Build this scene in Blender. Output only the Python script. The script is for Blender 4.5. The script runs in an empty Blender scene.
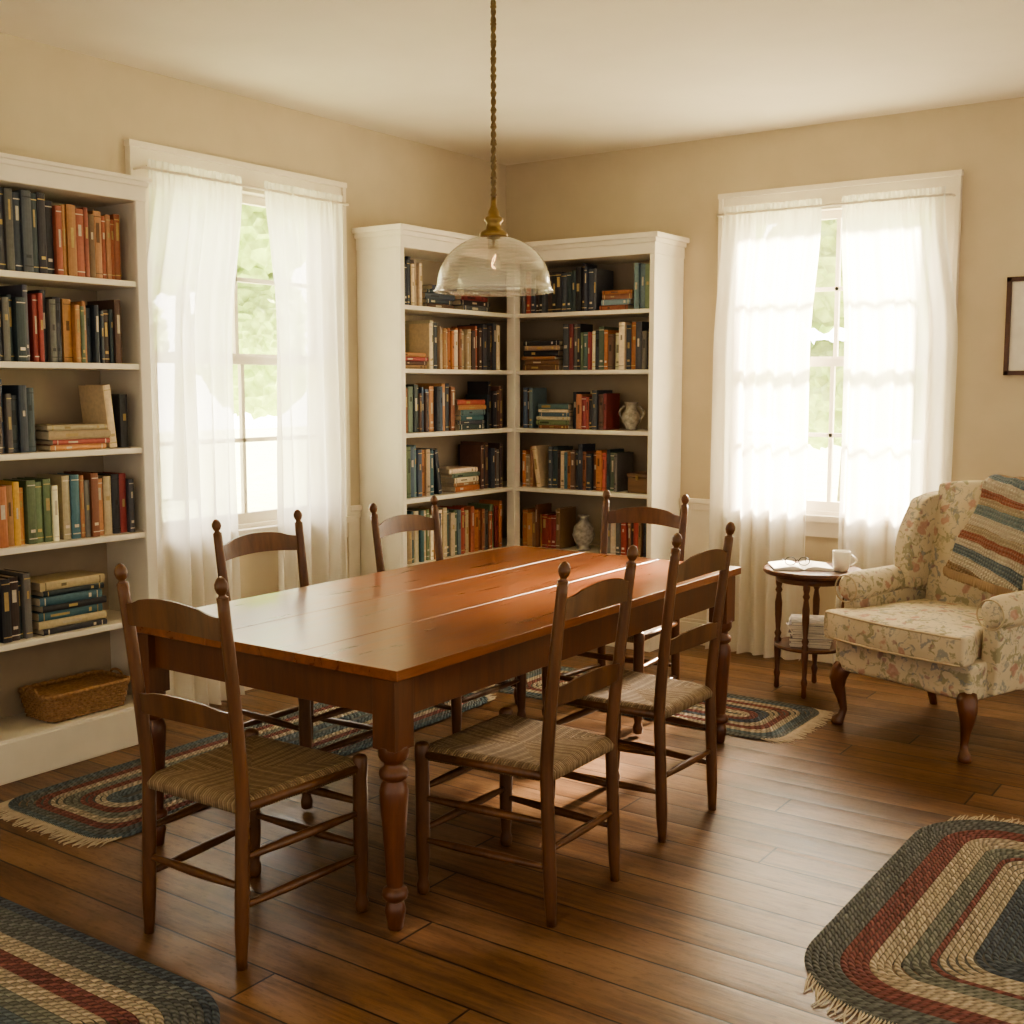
import bpy, bmesh, math, random
from mathutils import Vector, Matrix
random.seed(11)
sc = bpy.context.scene
pi = math.pi
U = random.uniform

# ------------------------------------------------------------------ node helper
class NT:
    def __init__(s, name):
        m = bpy.data.materials.new(name); m.use_nodes = True
        s.m = m; s.nt = m.node_tree; s.n = s.nt.nodes
        s.b = s.n['Principled BSDF']; s.out = s.n['Material Output']
    def add(s, t, **kw):
        x = s.n.new(t)
        for k, v in kw.items(): setattr(x, k, v)
        return x
    def put(s, sock, v):
        if isinstance(v, bpy.types.NodeSocket): s.nt.links.new(v, sock)
        elif v is not None:
            if isinstance(v, (tuple, list)) and len(v) == 3 and sock.type == 'RGBA': v = (*v, 1)
            sock.default_value = v
    def math(s, op, a, b=None, c=None, clamp=False):
        x = s.add('ShaderNodeMath', operation=op); x.use_clamp = clamp
        s.put(x.inputs[0], a)
        if b is not None: s.put(x.inputs[1], b)
        if c is not None: s.put(x.inputs[2], c)
        return x.outputs[0]
    def obj(s): return s.add('ShaderNodeTexCoord').outputs['Object']
    def sep(s, v):
        x = s.add('ShaderNodeSeparateXYZ'); s.put(x.inputs[0], v); return x.outputs
    def comb(s, a, b, c=0.0):
        x = s.add('ShaderNodeCombineXYZ')
        s.put(x.inputs[0], a); s.put(x.inputs[1], b); s.put(x.inputs[2], c); return x.outputs[0]
    def mapping(s, v, scale=(1,1,1), rot=(0,0,0), loc=(0,0,0)):
        x = s.add('ShaderNodeMapping'); s.put(x.inputs['Vector'], v)
        x.inputs['Scale'].default_value = scale; x.inputs['Rotation'].default_value = rot
        x.inputs['Location'].default_value = loc
        return x.outputs[0]
    def noise(s, v, scale, detail=3, rough=.5, dist=0):
        x = s.add('ShaderNodeTexNoise'); s.put(x.inputs['Vector'], v)
        x.inputs['Scale'].default_value = scale; x.inputs['Detail'].default_value = detail
        x.inputs['Roughness'].default_value = rough; x.inputs['Distortion'].default_value = dist
        return x.outputs['Fac']
    def ramp(s, f, stops, interp='LINEAR'):
        x = s.add('ShaderNodeValToRGB'); s.put(x.inputs[0], f); r = x.color_ramp
        r.interpolation = interp
        while len(r.elements) > 1: r.elements.remove(r.elements[-1])
        for i, (p, c) in enumerate(stops):
            e = r.elements[0] if i == 0 else r.elements.new(p)
            e.position = p; e.color = (*c, 1) if len(c) == 3 else c
        return x.outputs[0]
    def mix(s, f, a, b, bt='MIX'):
        x = s.add('ShaderNodeMix', data_type='RGBA', blend_type=bt)
        s.put(x.inputs[0], f); s.put(x.inputs[6], a); s.put(x.inputs[7], b); return x.outputs[2]
    def bump(s, h, strength=.3, dist=.01):
        x = s.add('ShaderNodeBump'); s.put(x.inputs['Height'], h)
        x.inputs['Strength'].default_value = strength; x.inputs['Distance'].default_value = dist
        s.nt.links.new(x.outputs[0], s.b.inputs['Normal'])
    def base(s, c, rough=None, **kw):
        s.put(s.b.inputs['Base Color'], c)
        if rough is not None: s.put(s.b.inputs['Roughness'], rough)
        for k, v in kw.items(): s.put(s.b.inputs[k.replace('_', ' ')], v)

def simple(name, c, rough=.6, metal=0, nscale=30, namp=.12, bump=.05, **kw):
    t = NT(name); n = t.noise(t.obj(), nscale, 4)
    d = tuple(max(0, x*(1-namp)) for x in c); l = tuple(min(1, x*(1+namp)) for x in c)
    t.base(t.ramp(n, [(.3, d), (.7, l)]), rough, Metallic=metal, **kw)
    if bump: t.bump(n, bump, .01)
    return t.m

def wood(name, c1, c2, axis=2, rough=.3, sc_=1.0, coat=0.0):
    t = NT(name); o = t.obj()
    s = [14*sc_, 14*sc_, 14*sc_]; s[axis] = 1.3*sc_
    v = t.mapping(o, tuple(s))
    n = t.noise(v, 1.6, 8, .6, .8)
    n2 = t.noise(o, 2.2, 2)
    fine = t.noise(t.mapping(o, tuple(x*6 for x in s)), 1.5, 2)
    f = t.math('ADD', t.math('MULTIPLY', n, .65), t.math('MULTIPLY', n2, .35))
    col = t.ramp(f, [(.32, c1), (.68, c2)])
    col = t.mix(t.math('MULTIPLY', fine, .35), col, tuple(x*.55 for x in c1))
    t.base(col, t.math('ADD', t.math('MULTIPLY', n, .18), rough-.06), Coat_Weight=coat, Coat_Roughness=.15)
    t.bump(fine, .06, .003)
    return t.m

# ------------------------------------------------------------------ materials
def m_floor():
    t = NT('floor_planks'); x, y, z = t.sep(t.obj())
    ry = t.math('DIVIDE', y, .155); row = t.math('FLOOR', ry); fy = t.math('FRACT', ry)
    wn = t.add('ShaderNodeTexWhiteNoise', noise_dimensions='1D'); t.put(wn.inputs['W'], row)
    px = t.math('ADD', t.math('DIVIDE', x, 2.8), t.math('MULTIPLY', wn.outputs[0], 7.0))
    col = t.math('FLOOR', px); fx = t.math('FRACT', px)
    w2 = t.add('ShaderNodeTexWhiteNoise', noise_dimensions='2D'); t.put(w2.inputs['Vector'], t.comb(row, col))
    idv = w2.outputs[0]
    tone = t.ramp(idv, [(0, (.120, .056, .025)), (.25, (.235, .116, .051)), (.5, (.155, .072, .031)), (.75, (.30, .158, .073)), (1, (.185, .085, .036))])
    gv = t.comb(t.math('MULTIPLY', x, 2.0), t.math('MULTIPLY', y, 34), t.math('MULTIPLY', idv, 30))
    g = t.noise(gv, 1.0, 8, .68, .9)
    big = t.noise(t.comb(t.math('MULTIPLY', x, 1.2), t.math('MULTIPLY', y, 5), t.math('MULTIPLY', idv, 9)), 1.3, 5)
    wear = t.noise(t.obj(), 1.6, 8, .68)
    spk = t.noise(t.mapping(t.obj(), (1, 3, 1)), 22, 5, .7)
    c = t.mix(t.math('MULTIPLY', t.math('SUBTRACT', g, .38, clamp=True), 3.0, clamp=True), tone, (.065, .029, .013))
    c = t.mix(t.math('MULTIPLY', t.math('SUBTRACT', big, .46, clamp=True), 2.2), c, (.36, .21, .11))
    c = t.mix(t.math('MULTIPLY', t.math('SUBTRACT', wear, .50, clamp=True), 2.4), c, (.075, .035, .017))
    c = t.mix(t.math('MULTIPLY', t.math('SUBTRACT', spk, .53, clamp=True), 2.8), c, (.045, .021, .010))
    e1 = t.math('ABSOLUTE', t.math('SUBTRACT', fy, .5)); gap = t.math('GREATER_THAN', e1, .480)
    e2 = t.math('ABSOLUTE', t.math('SUBTRACT', fx, .5)); gap2 = t.math('GREATER_THAN', e2, .4988)
    gp = t.math('MAXIMUM', gap, gap2)
    c = t.mix(gp, c, (.014, .006, .003))
    cup = t.math('MULTIPLY', t.math('POWER', t.math('MULTIPLY', e1, 2.0), 4), -.5)
    t.base(c, t.math('ADD', .15, t.math('MULTIPLY', t.math('ADD', wear, t.math('MULTIPLY', spk, 1.0)), .22)))
    h = t.math('ADD', t.math('SUBTRACT', t.math('MULTIPLY', g, .4), gp), cup)
    t.bump(h, .55, .004)
    return t.m

M_FLOOR = m_floor()
M_WALL = simple('wall_plaster', (.61, .52, .375), .85, nscale=6, namp=.03, bump=.04)
M_CEIL = simple('ceiling_plaster', (.85, .785, .68), .9, nscale=4, namp=.02, bump=.03)
M_TRIM = simple('trim_paint', (.84, .765, .63), .45, nscale=9, namp=.03, bump=.03)
M_CASE = simple('bookcase_paint', (.84, .775, .65), .45, nscale=9, namp=.03, bump=.03)
M_CASEBK = simple('bookcase_back_shaded', (.44, .36, .26), .7, nscale=9, namp=.05, bump=.03)  # shadow at the back of the shelves, painted in as a gray-tan panel colour
M_TABLE = wood('table_cherry', (.145, .040, .012), (.33, .108, .031), axis=1, rough=.27, coat=.35)
M_TABLEG = simple('table_groove', (.05, .015, .006), .6)
M_TLEG = wood('table_leg_cherry', (.075, .024, .009), (.18, .058, .020), axis=2, rough=.33, coat=.2)
M_CHAIR = wood('chair_walnut', (.070, .027, .010), (.195, .080, .029), axis=2, rough=.33, coat=.0)
M_SIDE = wood('side_table_walnut', (.08, .026, .010), (.18, .060, .021), axis=2, rough=.3, coat=.2)
M_BRASS = simple('aged_brass', (.28, .19, .08), .38, metal=1, nscale=60)
M_ROPE = simple('twisted_cord', (.20, .135, .06), .6, metal=.3, nscale=60)
M_CREAM = simple('cream_ceramic', (.82, .76, .64), .25, nscale=8, namp=.03, bump=0)
M_PAPER = simple('paper', (.80, .76, .67), .7, nscale=20, namp=.05)
M_DARK = simple('dark_metal', (.03, .025, .02), .35)
M_MAGA = simple('magazine_cover_a', (.5, .45, .38), .4, nscale=25, namp=.5)
M_MAGB = simple('magazine_cover_b', (.25, .22, .24), .4, nscale=25, namp=.5)
M_STONE = simple('grey_ceramic', (.36, .32, .27), .5, nscale=40, namp=.4)
M_BOX = wood('box_wood', (.12, .06, .03), (.25, .13, .06), axis=0, rough=.5)
M_FRINGE = simple('fringe_cotton', (.60, .50, .37), .9)
M_GRASS = simple('grass', (.60, .66, .38), .9, nscale=3, namp=.2)
M_LEAF = simple('leaves', (.50, .62, .26), .8, nscale=5, namp=.28)
M_BARK = simple('bark', (.36, .31, .22), .9, nscale=20, namp=.3)
M_FRAME = simple('frame_dark_wood', (.09, .035, .018), .35)

def m_rush():
    t = NT('rush_seat'); x, y, z = t.sep(t.obj())
    ax = t.math('ABSOLUTE', x); ay = t.math('ABSOLUTE', y)
    m = t.math('GREATER_THAN', ax, ay)
    q = t.math('ADD', t.math('MULTIPLY', ay, m), t.math('MULTIPLY', ax, t.math('SUBTRACT', 1.0, m)))
    w = t.math('SINE', t.math('MULTIPLY', q, 2*pi/.0085))
    r = t.add('ShaderNodeTexWhiteNoise', noise_dimensions='1D')
    t.put(r.inputs['W'], t.math('ADD', t.math('FLOOR', t.math('DIVIDE', q, .0085)), t.math('MULTIPLY', m, 50)))
    n = t.noise(t.obj(), 60, 4)
    f = t.math('ADD', t.math('MULTIPLY', r.outputs[0], .4), t.math('MULTIPLY', n, .6))
    c = t.ramp(f, [(.1, (.14, .085, .042)), (.5, (.27, .18, .10)), (.9, (.42, .31, .19))])
    c = t.mix(t.math('MULTIPLY', t.math('SUBTRACT', 0.0, w, clamp=True), .6), c, (.07, .04, .018))
    t.base(c, .75); t.bump(w, .6, .003); return t.m
M_RUSH = m_rush()

def m_attr(name, rough, braid=False):
    t = NT(name); a = t.add('ShaderNodeVertexColor'); a.layer_name = 'Col'; c = a.outputs[0]
    if braid:
        uv = t.add('ShaderNodeTexCoord').outputs['UV']; u, v, _ = t.sep(uv)
        k = t.math('ADD', u, t.math('MULTIPLY', v, .5))
        fr = t.math('FRACT', k)
        par = t.math('GREATER_THAN', t.math('FRACT', t.math('MULTIPLY', k, .5)), .5)
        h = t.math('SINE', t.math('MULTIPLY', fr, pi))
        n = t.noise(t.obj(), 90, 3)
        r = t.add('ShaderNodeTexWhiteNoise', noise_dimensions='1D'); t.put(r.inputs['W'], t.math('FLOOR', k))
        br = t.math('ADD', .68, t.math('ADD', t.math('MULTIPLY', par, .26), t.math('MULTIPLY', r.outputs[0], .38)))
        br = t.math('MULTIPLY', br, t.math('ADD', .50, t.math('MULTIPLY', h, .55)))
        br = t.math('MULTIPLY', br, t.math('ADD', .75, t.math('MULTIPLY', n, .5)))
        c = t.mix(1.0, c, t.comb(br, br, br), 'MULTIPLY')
        t.bump(t.math('ADD', h, t.math('MULTIPLY', n, .3)), .8, .005)
    else:
        n = t.noise(t.obj(), 70, 3)
        b = t.math('ADD', .9, t.math('MULTIPLY', n, .5)); c = t.mix(1.0, c, t.comb(b, b, b), 'MULTIPLY')
    t.base(c, rough); return t.m
M_BOOK = m_attr('book_cloth', .5)
M_BRAID = m_attr('braided_wool', .95, True)

def m_floral():
    t = NT('floral_upholstery'); o = t.obj()
    nd = t.add('ShaderNodeTexNoise'); t.put(nd.inputs['Vector'], o); nd.inputs['Scale'].default_value = 20; nd.inputs['Detail'].default_value = 3
    ov = t.add('ShaderNodeVectorMath', operation='MULTIPLY_ADD')
    t.put(ov.inputs[0], nd.outputs['Color']); ov.inputs[1].default_value = (.075, .075, .075); t.put(ov.inputs[2], o)
    d = ov.outputs[0]
    def vor(scale, off, th, soft=.08):
        x = t.add('ShaderNodeTexVoronoi'); t.put(x.inputs['Vector'], t.mapping(d, loc=off))
        x.inputs['Scale'].default_value = scale
        return t.math('MULTIPLY', t.math('SUBTRACT', th, x.outputs['Distance'], clamp=True), 1/soft, clamp=True)
    c = t.ramp(t.noise(o, 5, 2), [(.3, (.56, .465, .32)), (.7, (.64, .555, .41))])
    leaf = t.noise(t.mapping(d, (1, 1, 1), loc=(3, 1, 7)), 15, 3, .5, 1.6)
    lf = t.math('MULTIPLY', t.math('SUBTRACT', leaf, .535, clamp=True), 12, clamp=True)
    c = t.mix(t.math('MULTIPLY', lf, .72), c, (.24, .23, .14))
    leaf2 = t.noise(t.mapping(d, (1, 1, 1), loc=(9, 5, 2)), 16, 3, .5, 1.8)
    lf2 = t.math('MULTIPLY', t.math('SUBTRACT', leaf2, .57, clamp=True), 12, clamp=True)
    c = t.mix(t.math('MULTIPLY', lf2, .7), c, (.21, .23, .25))
    c = t.mix(t.math('MULTIPLY', vor(10, (0, 0, 0), .28), .75), c, (.43, .22, .18))
    c = t.mix(t.math('MULTIPLY', vor(10, (0, 0, 0), .12), .7), c, (.56, .38, .29))
    c = t.mix(t.math('MULTIPLY', vor(14, (4, 2, 1), .21), .65), c, (.30, .16, .17))
    t.base(c, .9); t.bump(t.noise(o, 250, 2), .15, .002); return t.m
M_FLORAL = m_floral()
M_PIPE = simple('upholstery_piping', (.52, .42, .28), .85)

def m_sheer():
    t = NT('sheer_curtain')
    n = t.noise(t.mapping(t.obj(), (1, 1, .15)), 40, 2)
    col = t.ramp(n, [(.3, (.91, .88, .82)), (.7, (.95, .93, .88))])
    d = t.add('ShaderNodeBsdfDiffuse'); t.put(d.inputs[0], col)
    tr = t.add('ShaderNodeBsdfTranslucent'); t.put(tr.inputs[0], col)
    tp = t.add('ShaderNodeBsdfTransparent')
    m1 = t.add('ShaderNodeMixShader'); m1.inputs[0].default_value = .60
    t.nt.links.new(d.outputs[0], m1.inputs[1]); t.nt.links.new(tr.outputs[0], m1.inputs[2])
    m2 = t.add('ShaderNodeMixShader'); m2.inputs[0].default_value = .17
    t.nt.links.new(m1.outputs[0], m2.inputs[1]); t.nt.links.new(tp.outputs[0], m2.inputs[2])
    t.nt.links.new(m2.outputs[0], t.out.inputs[0]); return t.m
M_SHEER = m_sheer()

def m_glass(name, tint=(1, 1, 1), milk=.0, ribs=False, base=.04, k=.5):
    t = NT(name)
    tp = t.add('ShaderNodeBsdfTransparent'); t.put(tp.inputs[0], (*tint, 1))
    gl = t.add('ShaderNodeBsdfGlossy'); gl.inputs['Roughness'].default_value = .06
    lw = t.add('ShaderNodeLayerWeight'); lw.inputs[0].default_value = .5
    f = t.math('ADD', base, t.math('MULTIPLY', t.math('POWER', lw.outputs['Facing'], 2.5), k), clamp=True)
    m1 = t.add('ShaderNodeMixShader'); t.put(m1.inputs[0], f)
    t.nt.links.new(tp.outputs[0], m1.inputs[1]); t.nt.links.new(gl.outputs[0], m1.inputs[2])
    last = m1
    if milk:
        df = t.add('ShaderNodeBsdfTranslucent'); t.put(df.inputs[0], (.9, .87, .8, 1))
        df2 = t.add('ShaderNodeBsdfDiffuse'); t.put(df2.inputs[0], (.9, .87, .8, 1))
        a = t.add('ShaderNodeMixShader'); a.inputs[0].default_value = .5
        t.nt.links.new(df.outputs[0], a.inputs[1]); t.nt.links.new(df2.outputs[0], a.inputs[2])
        m2 = t.add('ShaderNodeMixShader')
        x, y, z = t.sep(t.obj())
        if ribs:
            rb = t.math('POWER', t.math('ABSOLUTE', t.math('SINE', t.math('MULTIPLY', z, 260))), 3)
            t.put(m2.inputs[0], t.math('ADD', milk*.6, t.math('MULTIPLY', rb, milk)))
        else: m2.inputs[0].default_value = milk
        t.nt.links.new(last.outputs[0], m2.inputs[1]); t.nt.links.new(a.outputs[0], m2.inputs[2]); last = m2
    t.nt.links.new(last.outputs[0], t.out.inputs[0]); return t.m
M_GLASS = m_glass('window_glass', base=.02, k=.3)
M_SHADE = m_glass('ribbed_shade_glass', (.92, .91, .88), milk=.13, ribs=True, base=.08, k=.7)
M_BULB = m_glass('bulb_glass', (1, .95, .88), milk=.10, base=.06, k=.6)
_t = NT('filament'); _t.base((1, .7, .4), .5); _t.b.inputs['Emission Color'].default_value = (1, .62, .3, 1); _t.b.inputs['Emission Strength'].default_value = 8
M_FIL = _t.m

def m_wicker():
    t = NT('wicker'); n = t.noise(t.obj(), 70, 3)
    t.base(t.ramp(n, [(.3, (.26, .125, .05)), (.7, (.50, .30, .14))]), .6); t.bump(n, .3, .003); return t.m
M_WICK = m_wicker()

def m_throw():
    t = NT('striped_knit'); uv = t.add('ShaderNodeTexCoord').outputs['UV']; u, v, _ = t.sep(uv)
    tan, blue, cream, rust, teal, sand = (.32, .20, .105), (.13, .185, .215), (.62, .54, .41), (.36, .115, .07), (.18, .245, .25), (.46, .37, .24)
    st = [(0, tan), (.10, cream), (.19, blue), (.28, cream), (.35, rust), (.42, sand), (.48, cream), (.56, teal), (.64, sand), (.70, rust), (.77, cream), (.86, blue), (.94, tan)]
    wv = t.math('FRACT', t.math('ADD', t.math('MULTIPLY', v, 1.6), t.math('MULTIPLY', t.noise(t.obj(), 12, 1), .03)))
    c = t.ramp(wv, st, 'CONSTANT')
    k = t.math('SINE', t.math('MULTIPLY', v, 300)); k2 = t.math('SINE', t.math('ADD', t.math('MULTIPLY', u, 170), k))
    h = t.math('ADD', k, k2)
    c = t.mix(t.math('MULTIPLY', t.math('ADD', h, 2.0), .06), c, (.7, .62, .48))
    t.base(c, .95); t.bump(h, .9, .004); return t.m
M_THROW = m_throw()

# ------------------------------------------------------------------ mesh builder
class MB:
    def __init__(s, col=False, uv=False):
        s.bm = bmesh.new(); s.mats = []
        s.col = s.bm.loops.layers.float_color.new('Col') if col else None
        s.uv = s.bm.loops.layers.uv.new('UVMap') if uv else None
    def mi(s, m):
        if m not in s.mats: s.mats.append(m)
        return s.mats.index(m)
    def face(s, vs, mat, smooth=False, color=None):
        try: f = s.bm.faces.new(vs)
        except ValueError: return None
        f.material_index = s.mi(mat); f.smooth = smooth
        if color is not None:
            for l in f.loops: l[s.col] = (*color, 1)
        return f
    def box(s, c, size, mat, M=None, color=None):
        hx, hy, hz = size[0]/2, size[1]/2, size[2]/2
        P = [Vector((c[0]+sx*hx, c[1]+sy*hy, c[2]+sz*hz)) for sz in (-1, 1) for sy in (-1, 1) for sx in (-1, 1)]
        if M: P = [M @ p for p in P]
        v = [s.bm.verts.new(p) for p in P]
        for q in ((0, 2, 3, 1), (4, 5, 7, 6), (0, 1, 5, 4), (2, 6, 7, 3), (0, 4, 6, 2), (1, 3, 7, 5)):
            s.face([v[i] for i in q], mat, color=color)
    def b2(s, x0, x1, y0, y1, z0, z1, mat):
        s.box(((x0+x1)/2, (y0+y1)/2, (z0+z1)/2), (abs(x1-x0), abs(y1-y0), abs(z1-z0)), mat)
    def lathe(s, prof, mat, seg=28, M=None, caps=True):
        M = M or Matrix(); rings = []
        for r, z in prof:
            rings.append([s.bm.verts.new(M @ Vector((r*math.cos(2*pi*i/seg), r*math.sin(2*pi*i/seg), z))) for i in range(seg)])
        for a, b in zip(rings, rings[1:]):
            for i in range(seg): s.face([a[i], a[(i+1) % seg], b[(i+1) % seg], b[i]], mat, True)
        if caps:
            s.face(rings[0][::-1], mat); s.face(rings[-1], mat)
    def tube(s, pts, rad, mat, seg=10, closed=False, M=None, flat=1.0):
        pts = [Vector(p) for p in pts]; n = len(pts)
        if not isinstance(rad, (list, tuple)): rad = [rad]*n
        rings = []; prev = None
        for i, p in enumerate(pts):
            if closed: T = pts[(i+1) % n]-pts[i-1]
            else: T = pts[min(i+1, n-1)]-pts[max(i-1, 0)]
            T.normalize()
            if prev is None:
                a = Vector((0, 0, 1)) if abs(T.z) < .9 else Vector((1, 0, 0))
                N = (a-T*a.dot(T)).normalized()
            else: N = (prev-T*prev.dot(T)).normalized()
            prev = N; B = T.cross(N)
            ring = []
            for k in range(seg):
                q = p+(N*math.cos(2*pi*k/seg)*flat+B*math.sin(2*pi*k/seg))*rad[i]
                ring.append(s.bm.verts.new(M @ q if M else q))
            rings.append(ring)
        rng = range(n) if closed else range(n-1)
        for i in rng:
            a, b = rings[i], rings[(i+1) % n]
            for k in range(seg): s.face([a[k], a[(k+1) % seg], b[(k+1) % seg], b[k]], mat, True)
        if not closed:
            s.face(rings[0][::-1], mat, True); s.face(rings[-1], mat, True)
    def prism(s, poly, z0, z1, mat, M=None, smooth=False):
        M = M or Matrix()
        a = [s.bm.verts.new(M @ Vector((p[0], p[1], z0))) for p in poly]
        b = [s.bm.verts.new(M @ Vector((p[0], p[1], z1))) for p in poly]
        n = len(poly)
        s.face(a[::-1], mat); s.face(b, mat)
        for i in range(n): s.face([a[i], a[(i+1) % n], b[(i+1) % n], b[i]], mat, smooth)
    def done(s, name, bevel=0, parent=None, loc=(0, 0, 0), rot=0, recalc=True, seg=2):
        if recalc: bmesh.ops.recalc_face_normals(s.bm, faces=s.bm.faces[:])
        me = bpy.data.meshes.new(name); s.bm.to_mesh(me); s.bm.free()
        for m in s.mats: me.materials.append(m)
        o = bpy.data.objects.new(name, me); sc.collection.objects.link(o)
        o.location = loc; o.rotation_euler = (0, 0, rot) if not isinstance(rot, tuple) else rot
        if parent: o.parent = parent
        if bevel:
            b = o.modifiers.new('bev', 'BEVEL'); b.width = bevel; b.segments = seg; b.limit_method = 'ANGLE'; b.angle_limit = math.radians(50)
        return o
def inst(o, name, loc, rot=0, scale=(1, 1, 1)):
    c = bpy.data.objects.new(name, o.data); sc.collection.objects.link(c); c.location = loc; c.rotation_euler = (0, 0, rot); c.scale = scale
    return c
def empty(name, loc, rot=0):
    e = bpy.data.objects.new(name, None); sc.collection.objects.link(e); e.location = loc; e.rotation_euler = (0, 0, rot); return e

# ------------------------------------------------------------------ room shell
WX, WY, H = -4.42, 6.2, 2.92
XR, YN = 2.6, -1.6
b = MB(); b.b2(WX-.15, XR, YN, WY+.15, -.08, 0, M_FLOOR); b.done('floor')
b = MB(); b.b2(WX-.15, XR, YN, WY+.15, H, H+.1, M_CEIL); b.done('ceiling')
ZS, ZT = .82, 2.49
LY0, LY1 = 3.42, 4.58
RX0, RX1 = -2.82, -1.71
b = MB()
for y0, y1, z0, z1 in ((YN, LY0, 0, H), (LY1, WY+.15, 0, H), (LY0, LY1, 0, ZS), (LY0, LY1, ZT, H)):
    b.b2(WX-.15, WX, y0, y1, z0, z1, M_WALL)
b.done('wall_left')
b = MB()
for x0, x1, z0, z1 in ((WX, RX0, 0, H), (RX1, XR, 0, H), (RX0, RX1, 0, ZS), (RX0, RX1, ZT, H)):
    b.b2(x0, x1, WY, WY+.15, z0, z1, M_WALL)
b.done('wall_back')

def window(name, M, W):
    b = MB()
    def bx(x0, x1, y0, y1, z0, z1, m=M_TRIM): b.box(((x0+x1)/2, (y0+y1)/2, (z0+z1)/2), (x1-x0, y1-y0, z1-z0), m, M)
    cw = .095
    bx(-cw, 0, 0, .022, ZS-.02, ZT+cw); bx(W, W+cw, 0, .022, ZS-.02, ZT+cw); bx(-cw, W+cw, 0, .024, ZT, ZT+cw)
    bx(-cw-.008, -cw+.016, 0, .036, ZS-.02, ZT+cw); bx(W+cw-.016, W+cw+.008, 0, .036, ZS-.02, ZT+cw)
    bx(-cw-.012, W+cw+.012, 0, .040, ZT+cw-.012, ZT+cw+.015)
    bx(-.012, W+.012, 0, .032, ZT, ZT+.014)
    bx(-cw-.03, W+cw+.03, -.02, .055, ZS-.035, ZS)
    bx(-cw, W+cw, 0, .02, ZS-.12, ZS-.035)
    bx(0, .02, -.15, 0, ZS, ZT); bx(W-.02, W, -.15, 0, ZS, ZT); bx(0, W, -.15, 0, ZT-.02, ZT); bx(0, W, -.15, -.0, ZS, ZS+.02)
    mid = (ZS+ZT)/2
    for z0, z1, yy in ((ZS+.02, mid+.02, -.07), (mid-.02, ZT-.02, -.105)):
        t = .042
        bx(.02, .02+t, yy, yy+.035, z0, z1); bx(W-.02-t, W-.02, yy, yy+.035, z0, z1)
        bx(.02, W-.02, yy, yy+.035, z0, z0+t+.01); bx(.02, W-.02, yy, yy+.035, z1-t, z1)
        bx(W/2-.011, W/2+.011, yy+.006, yy+.03, z0, z1)
        zc = (z0+z1)/2; bx(.02, W-.02, yy+.006, yy+.03, zc-.011, zc+.011)
        bx(.03, W-.03, yy+.015, yy+.018, z0+.01, z1-.01, M_GLASS)
    return b.done(name, .003)
ML = Matrix(((0, 1, 0, WX), (1, 0, 0, LY0), (0, 0, 1, 0), (0, 0, 0, 1)))
window('window_1', ML, LY1-LY0)
MR = Matrix(((1, 0, 0, RX0), (0, -1, 0, WY), (0, 0, 1, 0), (0, 0, 0, 1)))
window('window_2', MR, RX1-RX0)

def trimL(name, y0, y1):
    b = MB(); b.b2(WX, WX+.018, y0, y1, 0, .13, M_TRIM); b.b2(WX, WX+.012, y0, y1, .13, .15, M_TRIM); b.done(name, .004)
trimL('baseboard_left', 3.175, 4.785)
b = MB(); b.b2(-3.145, XR, WY-.018, WY, 0, .13, M_TRIM); b.b2(-3.145, XR, WY-.012, WY, .13, .15, M_TRIM); b.done('baseboard_back', .004)
def rail(name, x0, x1, y0, y1, ax):
    b = MB(); 
    if ax == 'x':
        b.b2(WX, WX+.008, y0, y1, .15, .83, M_TRIM); b.b2(WX, WX+.03, y0, y1, .84, .87, M_TRIM); b.b2(WX, WX+.018, y0, y1, .80, .84, M_TRIM)
    else:
        b.b2(x0, x1, WY-.008, WY, .15, .83, M_TRIM); b.b2(x0, x1, WY-.03, WY, .84, .87, M_TRIM); b.b2(x0, x1, WY-.018, WY, .80, .84, M_TRIM)
    b.done(name, .004)
rail('trim_1', 0, 0, 3.175, 3.315, 'x'); rail('trim_2', 0, 0, 4.69, 4.785, 'x')
rail('trim_3', -3.145, -2.93, 0, 0, 'y'); rail('trim_4', -1.60, XR, 0, 0, 'y')

# ------------------------------------------------------------------ bookcases
SH = [.17, .54, .91, 1.27, 1.62, 1.96]
b = MB()
FX = -4.12; Y0, Y1 = 1.55, 3.17
W0 = WX+.001
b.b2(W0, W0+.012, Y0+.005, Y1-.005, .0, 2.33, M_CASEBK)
for y in (Y0, Y1-.03): b.b2(W0+.001, FX, y, y+.03, 0, 2.30, M_CASE)
for y in (Y0-.001, Y1-.049): b.b2(FX-.001, FX+.02, y, y+.05, 0, 2.29, M_CASE)
for z in SH: b.b2(W0+.002, FX+.006, Y0+.02, Y1-.02, z-.025, z, M_CASE)
b.b2(FX-.02, FX+.014, Y0+.04, Y1-.04, 0, .16, M_CASE)
b.b2(W0+.003, FX+.024, Y0-.004, Y1+.004, 2.285, 2.352, M_CASE); b.b2(W0, FX+.034, Y0-.001, Y1+.012, 2.345, 2.37, M_CASE); b.b2(W0, FX+.045, Y0-.0, Y1+.022, 2.365, 2.382, M_CASE)
b.done('bookcase', .004)

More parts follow.
